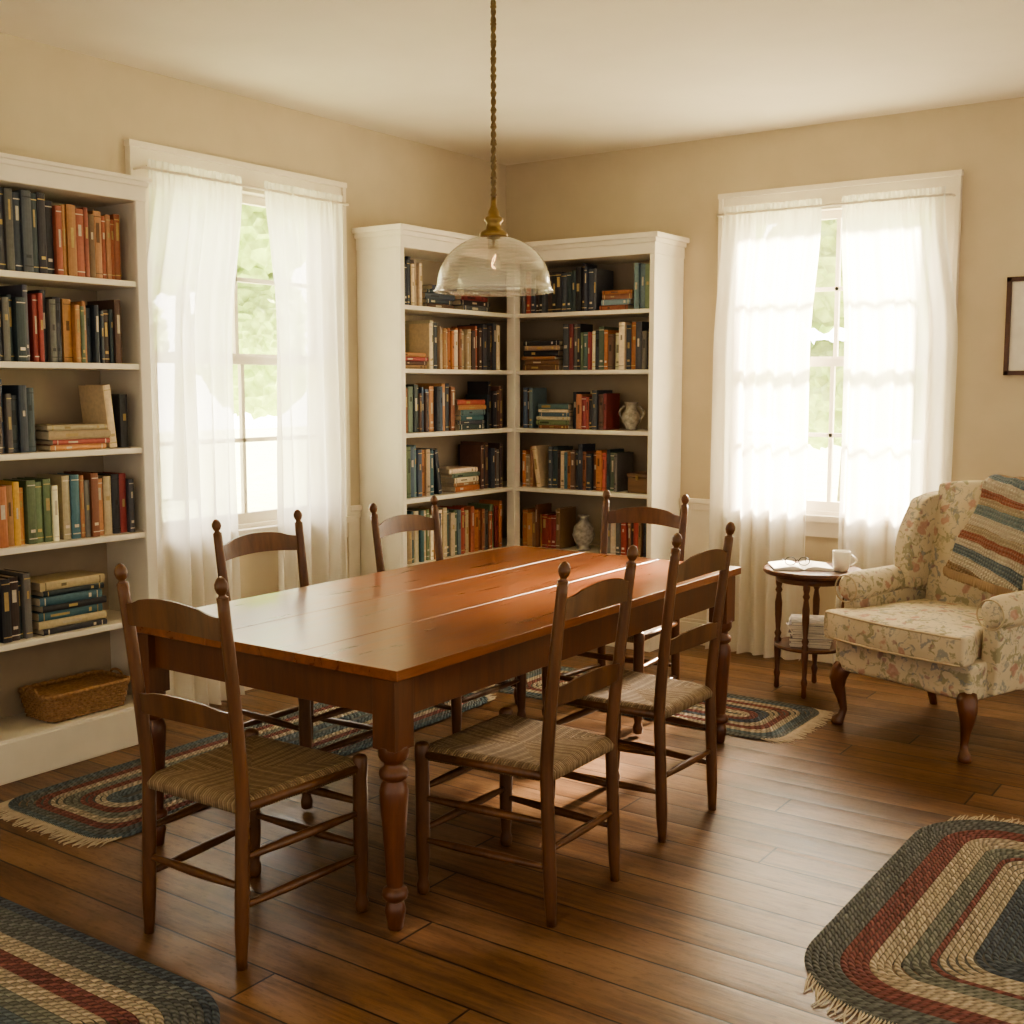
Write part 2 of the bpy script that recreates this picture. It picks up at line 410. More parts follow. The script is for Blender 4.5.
b = MB()
CX = -4.12; CY = 5.86; Ya = 4.79; Xb = -3.15; WB = WY-.001
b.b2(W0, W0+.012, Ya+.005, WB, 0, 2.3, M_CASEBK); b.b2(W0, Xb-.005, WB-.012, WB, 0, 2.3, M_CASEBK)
b.b2(W0+.001, CX, Ya, Ya+.025, 0, 2.29, M_CASE); b.b2(Xb-.025, Xb, CY, WB-.001, 0, 2.29, M_CASE)
b.b2(CX-.001, CX+.02, Ya-.001, Ya+.032, 0, 2.285, M_CASE); b.b2(Xb-.032, Xb+.001, CY-.02, CY+.001, 0, 2.285, M_CASE)
b.b2(CX-.04, CX+.02, CY-.02, CY+.04, 0, 2.29, M_CASE)
for z in SH:
    b.b2(W0+.002, CX+.006, Ya+.02, WB-.002, z-.025, z, M_CASE); b.b2(CX-.01, Xb-.02, CY-.006, WB-.003, z-.0255, z-.0005, M_CASE)
b.b2(CX-.02, CX+.014, Ya+.03, CY, 0, .16, M_CASE); b.b2(CX, Xb-.03, CY-.014, CY+.02, 0, .16, M_CASE)
for o_, z0, z1 in ((.024, 2.258, 2.33), (.036, 2.32, 2.35), (.055, 2.345, 2.375)):
    b.b2(W0+o_*.05, CX+o_, Ya-(o_-.02), WB-o_*.05, z0, z1, M_CASE); b.b2(CX, Xb+(o_-.02), CY-o_, WB-o_*.06, z0+.0007, z1-.0007, M_CASE)
b.done('corner_bookcase', .004)

# ------------------------------------------------------------------ books
DARK = [(.03, .03, .036), (.042, .052, .07), (.10, .055, .04), (.035, .055, .062), (.14, .13, .115), (.065, .04, .034), (.075, .08, .095)]
RUST = [(.38, .145, .06), (.30, .095, .055), (.42, .21, .09), (.25, .10, .055), (.21, .12, .065), (.34, .17, .09)]
CRM = [(.62, .52, .37), (.52, .41, .27), (.66, .58, .43), (.42, .32, .20)]
COOL = [(.055, .13, .155), (.085, .14, .13), (.065, .10, .155), (.11, .15, .105), (.14, .21, .25), (.14, .19, .10)]
RED = [(.30, .055, .045), (.24, .045, .045), (.36, .095, .07)]
MIXP = DARK*2+RUST+CRM+COOL+RED
BR = RUST*2+CRM*2+COOL+DARK+[(.5, .33, .10)]
TEAL = COOL*3+DARK+CRM*2+RUST[:2]
def book(B, M, w, h, d, c):
    q = U(.7, 1.2); c = tuple(max(0, x*q*U(.95, 1.05)) for x in c)
    e = .004
    out = [(0, e), (w*.22, .001), (w*.5, 0), (w*.78, .001), (w, e), (w, d), (0, d)]
    a = [B.bm.verts.new(M @ Vector((p[0], p[1], 0))) for p in out]; t = [B.bm.verts.new(M @ Vector((p[0], p[1], h))) for p in out]
    for i in range(7):
        j = (i+1) % 7
        if i == 5: continue
        B.face([a[i], a[j], t[j], t[i]], M_BOOK, color=c)
    B.box((w/2, (d+e)/2, h/2), (w-.004, d-e-.006, h-.007), M_BOOK, M, color=(.55, .46, .33))
    k = random.random(); lc = random.choice([(.50, .36, .14), (.58, .50, .37), (.42, .31, .14), tuple(x*.4 for x in c), (.58, .51, .41)])
    if k < .8:
        hh = U(.06, .3)*h; z = U(.5, .75)*h
        B.box((w/2, .0006, z), (w*U(.25, .5), .002, hh), M_BOOK, M, color=tuple(x*.8 for x in lc))
    if k > .3:
        for zz in (.08, .92): B.box((w/2, .0006, h*zz), (w*.9, .002, .004), M_BOOK, M, color=lc)
    if k > .65: B.box((w/2, .0006, h*.2), (w*.5, .002, .012), M_BOOK, M, color=lc)
def shelfM(kind):
    if kind == 'L': return lambda x, dep, z: Matrix(((0, -1, 0, FX-.02-dep), (1, 0, 0, Y0+.04+x), (0, 0, 1, z), (0, 0, 0, 1)))
    if kind == 'CL': return lambda x, dep, z: Matrix(((0, -1, 0, CX-.03-dep), (1, 0, 0, Ya+.035+x), (0, 0, 1, z), (0, 0, 0, 1)))
    return lambda x, dep, z: Matrix(((1, 0, 0, CX+.03+x), (0, 1, 0, CY+.03+dep), (0, 0, 1, z), (0, 0, 0, 1)))
def vrow(B, F, x0, x1, z, pal, hr=(.19, .285)):
    x = x0; hb = U(*hr)
    while True:
        w = U(.016, .040)
        if x+w > x1: break
        if random.random() < .3: hb = U(*hr)
        h = min(hr[1], max(hr[0]-.02, hb+U(-.02, .02)))
        book(B, F(x, U(0, .03), z+.0008), w, h, U(.14, .2), random.choice(pal)); x += w+.0012
def leanb(B, F, x, z, w, h, c, ang):
    M = F(x, .01, z+.001) @ Matrix.Rotation(ang, 4, 'Y')
    book(B, M, w, h, .17, c)
def hstack(B, F, x0, x1, z, n, pal):
    zz = z+.001
    for i in range(n):
        th = U(.018, .036); L = (x1-x0)*U(.82, 1); xo = x0+(x1-x0-L)*random.random()
        M = F(xo+L, U(0, .02), zz) @ Matrix.Rotation(-pi/2, 4, 'Y')
        book(B, M, th, L, .18, random.choice(pal)); zz += th+.001
    return zz
F = shelfM('L'); B = MB(col=True)
S = SH
vrow(B, F, 0, 1.19, S[5], DARK, (.26, .31)); vrow(B, F, 1.19, 1.51, S[5], RUST, (.24, .28))
vrow(B, F, 0, 1.08, S[4], DARK, (.24, .3)); vrow(B, F, 1.08, 1.22, S[4], [CRM[0], RED[0], DARK[0], DARK[4]], (.24, .28)); vrow(B, F, 1.22, 1.38, S[4], [COOL[5], RUST[2], RED[0], DARK[1]], (.21, .26)); vrow(B, F, 1.38, 1.51, S[4], DARK, (.22, .26))
vrow(B, F, 0, 1.10, S[3], DARK+COOL[:3], (.24, .29)); hstack(B, F, 1.12, 1.41, S[3], 4, CRM+RED+RUST)
leanb(B, F, 1.405, S[3], .035, .26, (.5, .4, .26), -.10); vrow(B, F, 1.46, 1.52, S[3], CRM+DARK, (.22, .25))
vrow(B, F, 0, .85, S[2], BR, (.2, .27)); vrow(B, F, .85, 1.02, S[2], [RUST[0], RUST[2], (.5, .3, .06)], (.23, .26)); vrow(B, F, 1.02, 1.18, S[2], [CRM[0], (.5, .3, .06), CRM[2], COOL[5]], (.21, .25)); vrow(B, F, 1.18, 1.51, S[2], DARK+RUST+RED+CRM+COOL, (.23, .28))
vrow(B, F, 0, 1.02, S[1], DARK, (.24, .28)); hstack(B, F, 1.04, 1.36, S[1], 7, COOL[:2]+CRM+DARK*2)
vrow(B, F, 0, .82, S[0], BR, (.2, .28))
B.done('books', 0, recalc=False)

F = shelfM('CL'); B = MB(col=True)
vrow(B, F, 0, .22, S[5], [CRM[0], DARK[0], DARK[1], CRM[1]], (.22, .28)); hstack(B, F, .25, .52, S[5], 5, RUST+DARK+CRM); hstack(B, F, .56, .85, S[5], 4, RED+DARK)
hstack(B, F, .0, .26, S[4], 4, RED+RUST+DARK); vrow(B, F, .28, .99, S[4], RUST+DARK+CRM, (.22, .28))
vrow(B, F, 0, .50, S[3], DARK+RUST+COOL, (.22, .27)); hstack(B, F, .53, .80, S[3], 6, MIXP); vrow(B, F, .83, .99, S[3], DARK)
vrow(B, F, 0, .34, S[2], TEAL, (.24, .29)); leanb(B, F, .355, S[2], .03, .26, DARK[1], -.16); hstack(B, F, .46, .74, S[2], 5, MIXP); vrow(B, F, .77, .98, S[2], DARK, (.24, .28))
vrow(B, F, 0, .99, S[1], TEAL+RED+RUST+CRM, (.24, .29)); vrow(B, F, 0, .9, S[0], MIXP)
B.done('books.001', 0, recalc=False)
F = shelfM('CR'); B = MB(col=True)
vrow(B, F, 0, .52, S[5], DARK*2+RED, (.23, .28)); zt = hstack(B, F, .54, .77, S[5], 4, MIXP+RUST); vrow(B, F, .78, .90, S[5], TEAL+CRM, (.24, .28))
zt = hstack(B, F, .0, .28, S[4], 6, MIXP); vrow(B, F, .30, .90, S[4], DARK+CRM+RED+RUST+COOL, (.22, .27))
vrow(B, F, 0, .09, S[3], TEAL, (.2, .25)); hstack(B, F, .10, .35, S[3], 6, CRM*2+RUST+COOL); vrow(B, F, .36, .61, S[3], DARK+RED+RUST, (.2, .27))
vrow(B, F, 0, .10, S[2], CRM+RUST, (.2, .26)); leanb(B, F, .11, S[2], .03, .25, CRM[1], -.14); vrow(B, F, .19, .70, S[2], MIXP+CRM, (.22, .27))
vrow(B, F, 0, .28, S[1], RUST+RED, (.2, .26)); vrow(B, F, .58, .90, S[1], MIXP, (.2, .26)); vrow(B, F, 0, .84, S[0], MIXP)
B.done('books.002', 0, recalc=False)

# shelf ornaments
b = MB()
b.lathe([(.03, 0), (.034, .004), (.03, .012), (.052, .045), (.058, .075), (.046, .105), (.032, .125), (.034, .15), (.042, .162), (.038, .162), (.028, .15), (.026, .12)], M_STONE)
for sg in (-1, 1):
    b.tube([(sg*(.05+.03*math.sin(pi*k/10)), 0, .06+.08*k/10) for k in range(11)], .006, M_STONE, 8)
b.done('ceramic_urn', loc=(-3.36, 5.97, SH[3]+.001))
b = MB()
b.lathe([(.04, 0), (.045, .008), (.03, .016), (.055, .05), (.07, .09), (.06, .14), (.03, .17), (.022, .19), (.035, .21), (.03, .21), (.018, .19)], M_STONE)
b.done('ceramic_vase', loc=(-3.68, 5.97, SH[1]+.001))
b = MB(); b.b2(-.065, .065, -.08, .08, 0, .09, M_BOX); b.b2(-.07, .07, -.085, .085, .092, .115, M_BOX); b.b2(-.01, .01, -.092, -.085, .075, .105, M_BRASS)
b.done('wooden_box', .004, loc=(-3.27, 5.97, SH[2]+.001))

# wicker basket
def rrect(hx, hy, r, n):
    segs = [(hx-r, hy-r, 0), (-(hx-r), hy-r, pi/2), (-(hx-r), -(hy-r), pi), (hx-r, -(hy-r), 3*pi/2)]
    L = 2*(2*(hx-r)+2*(hy-r))+2*pi*r; out = []
    st = [2*(hy-r), 2*(hx-r), 2*(hy-r), 2*(hx-r)]
    for i in range(n):
        s = L*i/n; P = None
        for k in range(4):
            cx, cy, a0 = segs[k]; al = pi/2*r
            if s <= al:
                a = a0+(s/r if r > 1e-6 else 0); P = (cx+r*math.cos(a), cy+r*math.sin(a), math.cos(a), math.sin(a)); break
            s -= al
            sl = st[(k+1) % 4]
            if s <= sl:
                a = a0+pi/2; nx, ny = math.cos(a), math.sin(a); tx, ty = -ny, nx
                P = (cx+r*nx+tx*s, cy+r*ny+ty*s, nx, ny); break
            s -= sl
        if P is None: P = (hx, hy-r, 1, 0)
        out.append((*P, L*i/n))
    return out, L
b = MB(); N = 144
for row in range(9):
    z = .012+row*.0125; sx = .205+row*.0025; sy = .115+row*.0022
    pts, L = rrect(sx, sy, .04, N)
    b.tube([(p[0]+p[2]*.004*(math.sin(i*pi/2+row*pi)), p[1]+p[3]*.004*math.sin(i*pi/2+row*pi), z) for i, p in enumerate(pts)], .0068, M_WICK, 6, closed=True)
pts, L = rrect(.229, .136, .045, N)
b.tube([(p[0], p[1], .126+.002*math.sin(i*1.3)) for i, p in enumerate(pts)], .0105, M_WICK, 7, closed=True)
pts, L = rrect(.2, .11, .04, 48); b.prism([(p[0], p[1]) for p in pts], .004, .012, M_WICK)
pts, L = rrect(.215, .122, .04, 48); b.prism([(p[0], p[1]) for p in pts], .106, .118, M_WICK)
for sg in (-1, 1): b.tube([(sg*.235, .05*math.cos(pi*k/10), .125+.03*math.sin(pi*k/10)) for k in range(11)], .006, M_WICK, 6)
bk = b.done('wicker_basket', loc=(-4.25, 2.85, SH[0]+.001), rot=pi/2); bk.scale = (.86, .86, .9)

# ------------------------------------------------------------------ curtains
def curtain(name, wall, u0t, u1t, u0b, u1b, nf, ph, hem=0.012):
    b = MB(); nu, nv = 130, 50
    rows = []
    ztop = 2.515
    for j in range(nv+1):
        t = j/nv; z = ztop+(hem-ztop)*t
        k = min(1, max(0, (t-.02)/.3)); k = k*k*(3-2*k)
        row = []
        for i in range(nu+1):
            s = i/nu
            u = (u0t+(u1t-u0t)*s)*(1-k)+(u0b+(u1b-u0b)*s)*k
            amp = .008+.024*min(1, t*1.8)
            if .012 < t < .03: amp = .004
            a = (s+.03*math.sin(s*9+ph*3))*nf*2*pi+ph
            d = amp*(math.sin(a+.6*math.sin(2.1*t+s*5)) + .45*math.sin(a*.43+1.5*t+ph)) + .003*math.sin(a*2.3+t*4)
            if t < .10:
                q = 1-t/.10; d = d*(1-.4*q)+.006*q*math.sin(a*3.3+ph)
            u += .012*math.sin(a*.5+t*3)*t
            if t > .97: d += .01*(t-.97)/.03
            row.append((u, d, z))
        rows.append(row)
    V = []
    for row in rows:
        r = []
        for u, d, z in row:
            p = (WX+.098+d, u, z) if wall == 'L' else (u, WY-.098-d, z)
            r.append(b.bm.verts.new(p))
        V.append(r)
    for j in range(nv):
        for i in range(nu): b.face([V[j][i], V[j][i+1], V[j+1][i+1], V[j+1][i]], M_SHEER, True)
    return b.done(name)
curtain('sheer_curtain', 'L', 3.36, 3.91, 3.26, 3.83, 6, .3)
curtain('sheer_curtain.001', 'L', 4.04, 4.58, 4.09, 4.58, 5, 1.7)
curtain('sheer_curtain.002', 'R', -2.86, -2.30, -2.90, -2.35, 6, .9)
curtain('sheer_curtain.003', 'R', -2.19, -1.66, -2.155, -1.57, 6, 2.2)
b = MB(); b.tube([(WX+.098, 3.33, 2.475), (WX+.098, 4.63, 2.475)], .007, M_TRIM)
for y in (3.335, 4.625): b.tube([(WX+.03, y, 2.475), (WX+.1, y, 2.475)], .006, M_TRIM)
b.done('curtain_rod')
b = MB(); b.tube([(-2.90, WY-.098, 2.475), (-1.63, WY-.098, 2.475)], .007, M_TRIM)
for x in (-2.895, -1.635): b.tube([(x, WY-.03, 2.475), (x, WY-.1, 2.475)], .006, M_TRIM)
b.done('curtain_rod.001')

# ------------------------------------------------------------------ rugs
GG, MA, BE, NV, SG, TQ = (.155, .16, .15), (.23, .09, .08), (.46, .38, .28), (.09, .107, .128), (.21, .215, .18), (.13, .162, .175)
def rug(name, cx, cy, hx, hy, r, cols, ends, w=.0185):
    B = MB(col=True, uv=True); k = 0; th = .010
    while True:
        d = k*w+w/2; ax, ay = hx-d, hy-d
        if min(ax, ay) < w*.45: break
        rc = max(min(r-d, min(ax, ay)), min(.09, min(ax, ay))); rc = min(rc, min(ax, ay)-.0005)
        L = 4*(ax+ay)-8*rc+2*pi*rc
        n = max(60, int(L/.02)); pts, L = rrect(ax, ay, rc, n)
        nb = max(4, 2*round(L/.023/2)); c = cols[min(k, len(cols)-1)]
        rings = []
        prof = [(-1, 0), (-.75, .6), (0, 1), (.75, .6), (1, 0)]
        for p in pts:
            rings.append([B.bm.verts.new((p[0]+p[2]*s*w/2, p[1]+p[3]*s*w/2, .001+th*(.35+.65*h) if abs(s) < 1 else .0035)) for s, h in prof])
        for i in range(n):
            j = (i+1) % n
            u0 = i/n*nb; u1 = (i+1)/n*nb
            for q in range(4):
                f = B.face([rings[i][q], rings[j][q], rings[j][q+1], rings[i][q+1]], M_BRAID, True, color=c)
                if f:
                    for l, uvv in zip(f.loops, ((u0, prof[q][0]), (u1, prof[q][0]), (u1, prof[q+1][0]), (u0, prof[q+1][0]))): l[B.uv].uv = uvv
        k += 1
    B.box((0, 0, .003), (2*hx-2*r, 2*hy-.03, .005), M_BRAID, color=(.2, .2, .18)); B.box((0, 0, .0029), (2*hx-.03, 2*hy-2*r, .005), M_BRAID, color=(.2, .2, .18))
    for e in ends:
        half = (hy if e[0] == 'x' else hx)
        m = int(2*half/.009)
        for i in range(m):
            tpos = -half+.012+(2*half-.024)*i/(m-1)
            over = abs(tpos)-(half-r); inset = 0
            if over > 0: inset = r-math.sqrt(max(0, r*r-over*over))
            if inset > .12: continue
            e0 = (hx if e[0] == 'x' else hy)-inset-.006; sg = 1 if e[1] == '+' else -1
            L = U(.05, .085); sk = U(-.02, .02)
            P = []
            for q in range(4):
                a = e0+L*q/3; tt = tpos+sk*(q/3)**2; z = .007-.0015*q
                P.append((sg*a, tt, z) if e[0] == 'x' else (tt, sg*a, z))
            B.tube(P, [.0028, .0026, .0026, .0016], M_FRINGE, 4)
    o = B.done(name, recalc=True, loc=(cx, cy, 0)); return o
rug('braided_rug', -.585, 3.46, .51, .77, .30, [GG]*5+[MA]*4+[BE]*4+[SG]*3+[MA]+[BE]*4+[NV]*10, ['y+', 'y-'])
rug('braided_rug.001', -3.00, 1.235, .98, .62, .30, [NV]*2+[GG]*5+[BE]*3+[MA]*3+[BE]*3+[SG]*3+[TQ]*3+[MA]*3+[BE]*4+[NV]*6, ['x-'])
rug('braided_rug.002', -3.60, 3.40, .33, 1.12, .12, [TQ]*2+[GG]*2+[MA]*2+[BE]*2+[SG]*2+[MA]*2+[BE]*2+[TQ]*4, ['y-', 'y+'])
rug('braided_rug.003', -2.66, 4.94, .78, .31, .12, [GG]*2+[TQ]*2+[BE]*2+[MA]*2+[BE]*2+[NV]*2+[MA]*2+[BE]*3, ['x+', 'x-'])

# ------------------------------------------------------------------ dining table
b = MB()
tx0, tx1, ty0, ty1 = -3.20, -2.03, 2.34, 4.57
nb = 3; bw = (tx1-tx0)/nb
for i in range(nb): b.b2(tx0+i*bw+.0006, tx0+(i+1)*bw-.0006, ty0, ty1, .732, .762, M_TABLE)
b.b2(tx0+.01, tx1-.01, ty0+.01, ty1-.01, .728, .7595, M_TABLEG)
for x0, x1, y0, y1 in ((tx0+.07, tx1-.07, ty0+.036, ty0+.058), (tx0+.07, tx1-.07, ty1-.058, ty1-.036), (tx0+.036, tx0+.058, ty0+.07, ty1-.07), (tx1-.058, tx1-.036, ty0+.07, ty1-.07)):
    b.b2(x0, x1, y0, y1, .615, .729, M_TLEG)
prof = [(.020, 0), (.026, .004), (.030, .03), (.036, .055), (.030, .078), (.024, .084), (.040, .092), (.044, .105), (.040, .118), (.027, .126), (.030, .15), (.034, .22), (.040, .30), (.046, .37), (.048, .405), (.042, .425), (.034, .436), (.046, .444), (.049, .455), (.046, .466), (.033, .474), (.031, .485), (.044, .495), (.050, .506), (.050, .535)]
prof = [(r*.86, z) for r, z in prof]
for x in (tx0+.060, tx1-.060):
    for y in (ty0+.050, ty1-.056):
        b.b2(x-.041, x+.041, y-.041, y+.041, .528, .7285, M_TLEG)
        b.lathe(prof, M_TLEG, 28, Matrix.Translation((x, y, 0)))
b.done('dining_table', .0018, seg=3)

# ------------------------------------------------------------------ ladder-back chair
def build_chair():
    b = MB()
    for sg in (-1, 1):
        P = []; R = []
        for k in range(30):
            z = k/29*1.0
            if z < .45: y = -.205-.018*(1-z/.45); x = .186
            else:
                q = (z-.45)/.55; y = -.205-.058*q**1.25; x = .186+.010*q
            r = .0195 if z > .1 else .014+.0055*z/.1
            if z > .5: r = .0195-.0035*(z-.5)/.48
            P.append((sg*x, y, z)); R.append(r)
        b.tube(P, R, M_CHAIR, 12)
        top = Vector(P[-1]); b.lathe([(.0160, -.004), (.010, .004), (.009, .008), (.014, .014), (.0175, .026), (.017, .036), (.011, .048), (.004, .054)], M_CHAIR, 14, Matrix.Translation(top) @ Matrix.Rotation(.12, 4, 'X'))
        prof = [(.013, 0), (.019, .006), (.021, .03), (.015, .05), (.018, .07), (.021, .12), (.022, .2), (.022, .34), (.021, .40), (.023, .43), (.023, .462), (.018, .470), (.006, .474)]
        b.lathe(prof, M_CHAIR, 14, Matrix.Translation((sg*.222, .212, 0)))
        for z in (.17, .30):
            n = 9; b.tube([(sg*(.189+(.222-.189)*k/(n-1)), -.215+.427*k/(n-1), z) for k in range(n)], [.008+.0055*math.sin(pi*k/(n-1)) for k in range(n)], M_CHAIR, 9)
        b.tube([(sg*.188, -.205, .435), (sg*.222, .212, .435)], .014, M_CHAIR, 9)
    for z in (.20, .33):
        n = 9; b.tube([(-.222+.444*k/(n-1), .212, z) for k in range(n)], [.008+.006*math.sin(pi*k/(n-1)) for k in range(n)], M_CHAIR, 9)
    b.tube([(-.188+.376*k/8, -.214, .22) for k in range(9)], [.008+.005*math.sin(pi*k/8) for k in range(9)], M_CHAIR, 9)
    b.tube([(-.222, .212, .435), (.222, .212, .435)], .014, M_CHAIR, 9); b.tube([(-.188, -.205, .435), (.188, -.205, .435)], .014, M_CHAIR, 9)
    for zc, hh, rise, yb, wx in ((.915, .032, .030, -.250, .194), (.665, .028, .020, -.222, .190)):
        n = 28; rows = []
        for i in range(n+1):
            s = -1+2*i/n; x = s*wx; y = yb-.028*(1-s*s)
            cs = math.cos(s*pi*.5)
            bow = max(0, math.cos(s*pi*.5))**1.1-.18*max(0, math.cos((abs(s)-.8)*pi*2.2) if abs(abs(s)-.8) < .22 else 0)
            zt = zc+hh+rise*bow; zb = zc-hh+rise*.45*max(0, cs)
            tl = .007
            rows.append([b.bm.verts.new(p) for p in ((x, y-.005, zb), (x, y+.005, zb), (x, y+.004-tl, zt), (x, y-.004-tl, zt))])
        for a, c in zip(rows, rows[1:]):
            for k in range(4): b.face([a[k], a[(k+1) % 4], c[(k+1) % 4], c[k]], M_CHAIR, False)
        b.face(rows[0], M_CHAIR); b.face(rows[-1][::-1], M_CHAIR)
    n = 40; T = []; Bt = []
    for j in range(n+1):
        ty = -1+2*j/n; rt = []; rb = []
        for i in range(n+1):
            sx = -1+2*i/n
            hw = .194+.038*(ty+1)/2
            x = sx*hw; y = .004+ty*.226
            e = max(abs(sx), abs(ty)); ed = max(0, (e-.86)/.14)
            z = .462-.012*(1-e**2)-.018*ed*ed
            if abs(sx) > .88 and abs(ty) > .88: z -= .008
            rt.append(b.bm.verts.new((x, y, z))); rb.append(b.bm.verts.new((x*.99, y*.99, .420+.004*(1-e))))
        T.append(rt); Bt.append(rb)
    for j in range(n):
        for i in range(n):
            b.face([T[j][i], T[j][i+1], T[j+1][i+1], T[j+1][i]], M_RUSH, True)
            b.face([Bt[j][i], Bt[j+1][i], Bt[j+1][i+1], Bt[j][i+1]], M_RUSH, True)
        b.face([T[j][0], T[j+1][0], Bt[j+1][0], Bt[j][0]], M_RUSH, True); b.face([T[j+1][n], T[j][n], Bt[j][n], Bt[j+1][n]], M_RUSH, True)
    for i in range(n):
        b.face([T[0][i+1], T[0][i], Bt[0][i], Bt[0][i+1]], M_RUSH, True); b.face([T[n][i], T[n][i+1], Bt[n][i+1], Bt[n][i]], M_RUSH, True)
    return b
bb = build_chair()
ch = bb.done('dining_chair', loc=(-2.46, 2.20, 0), rot=.02)
inst(ch, 'dining_chair.001', (-1.965, 2.84, 0), pi/2+.02)
inst(ch, 'dining_chair.002', (-1.99, 3.58, 0), pi/2-.02)
inst(ch, 'dining_chair.003', (-2.66, 4.60, .011), pi, (1.08, 1, .965))
inst(ch, 'dining_chair.004', (-3.165, 4.02, .011), -pi/2, (1.08, 1, .955))
inst(ch, 'dining_chair.005', (-3.165, 3.14, .011), -pi/2, (1.08, 1, .965))

# ------------------------------------------------------------------ pendant lamp
PX, PY = -2.356, 3.233
b = MB()
for ph in (0, pi):
    b.tube([(.0045*math.cos(z*120+ph), .0045*math.sin(z*120+ph), z) for z in [2.14+.76*k/280 for k in range(281)]], .0052, M_ROPE, 6)
for k in range(13): b.lathe([(.005, -.006), (.0105, -.003), (.0105, .003), (.005, .006)], M_ROPE, 12, Matrix.Translation((0, 0, 2.165+k*.055)))
b.lathe([(.062, 2.92), (.062, 2.912), (.05, 2.895), (.018, 2.885), (.008, 2.87)][::-1], M_BRASS)
b.lathe([(.046, 2.026), (.049, 2.032), (.044, 2.042), (.028, 2.05), (.024, 2.072), (.031, 2.078), (.031, 2.088), (.020, 2.095), (.018, 2.11), (.011, 2.125), (.009, 2.155)], M_BRASS, 28)
b.lathe([(.016, 1.985), (.019, 1.99), (.019, 2.03)], M_BRASS, 20)
cap = b.done('cord_and_fitting')
b = MB(); pr = []
for k in range(25):
    a = k/24*pi/2
    pr.append((.192*math.sin(a)**.95, 1.866+.164*math.cos(a)))
pr = [p for p in pr if p[0] >= .040]; pr[0] = (.040, pr[0][1])
pr += [(.196, 1.858), (.201, 1.846)]
inner = [(r-.003, z-.001) for r, z in pr][::-1]
b.lathe(pr+[(.198, 1.845)]+inner[1:], M_SHADE, 72, caps=False)
b.tube([(.201*math.cos(2*pi*k/72), .201*math.sin(2*pi*k/72), 1.846) for k in range(72)], .0028, M_SHADE, 6, closed=True)
sh = b.done('glass_shade')
b = MB(); b.lathe([(.012, 1.995), (.013, 1.98), (.022, 1.955), (.026, 1.932), (.023, 1.912), (.013, 1.898), (.003, 1.894)], M_BULB, 24, caps=False)
b.tube([(.007*math.cos(k*1.6), .007*math.sin(k*1.6), 1.97-.05*abs(math.sin(k*.4))) for k in range(24)], .0009, M_FIL, 5)
bu = b.done('bulb')
e = empty('pendant_lamp', (PX, PY, 0))
for o in (cap, sh, bu): o.parent = e

# ------------------------------------------------------------------ wing armchair
E = empty('wing_armchair', (-1.35, 5.26, 0), math.radians(-21))
def softbox(name, size, loc, rot=(0, 0, 0), fn=None, cuts=5, bev=.03, mat=M_FLORAL, sub=1):
    bm = bmesh.new(); bmesh.ops.create_cube(bm, size=2)
    bmesh.ops.subdivide_edges(bm, edges=bm.edges[:], cuts=cuts, use_grid_fill=True)
    for v in bm.verts:
        n = v.co.copy(); c = Vector((n.x*size[0]/2, n.y*size[1]/2, n.z*size[2]/2))
        if fn: c = Vector(fn(n, c))
        v.co = c
    for f in bm.faces: f.smooth = True
    me = bpy.data.meshes.new(name); bm.to_mesh(me); bm.free(); me.materials.append(mat)
    o = bpy.data.objects.new(name, me); sc.collection.objects.link(o); o.location = loc; o.rotation_euler = rot; o.parent = E
    if bev:
        m = o.modifiers.new('b', 'BEVEL'); m.width = bev; m.segments = 4; m.limit_method = 'ANGLE'; m.angle_limit = math.radians(55)
    if sub: m = o.modifiers.new('s', 'SUBSURF'); m.levels = sub; m.render_levels = sub
    return o
def f_base(n, c):
    if n.y < 0: c.y -= .035*(1-n.x**2)
    c.x *= 1-.06*max(0, n.y)
    if n.z < 0: c.z += .02*(1-abs(n.x))*(1 if n.y < -.9 else 0)
    return c
softbox('seat_base', (.70, .62, .16), (0, -.02, .33), fn=f_base, bev=.02)
def f_cush(n, c):
    w = 1.0+(.20 if n.y < -.5 else 0)
    c.x *= w
    if n.y < 0: c.y -= .035*(1-n.x**2)
    c.z += (.024 if n.z > 0 else 0)*(1-n.x**2)*(1-n.y**2)*n.z
    if abs(n.y) > .9 : c.y += .008*(1-n.z**2)*n.y
    return c
softbox('seat_cushion', (.60, .64, .125), (0, -.075, .468), fn=f_cush, cuts=7, bev=.028)
def f_back(n, c):
    t = (n.z+1)/2
    c.z += .030*(1-n.x**2)*t
    if n.y < 0: c.y -= .045*(1-n.x**2)*(1-(n.z*.9)**2)
    c.x *= .94+.06*t
    return c
softbox('back_rest', (.60, .14, .64), (0, .315, .745), (-.17, 0, 0), f_back, 7, .035)
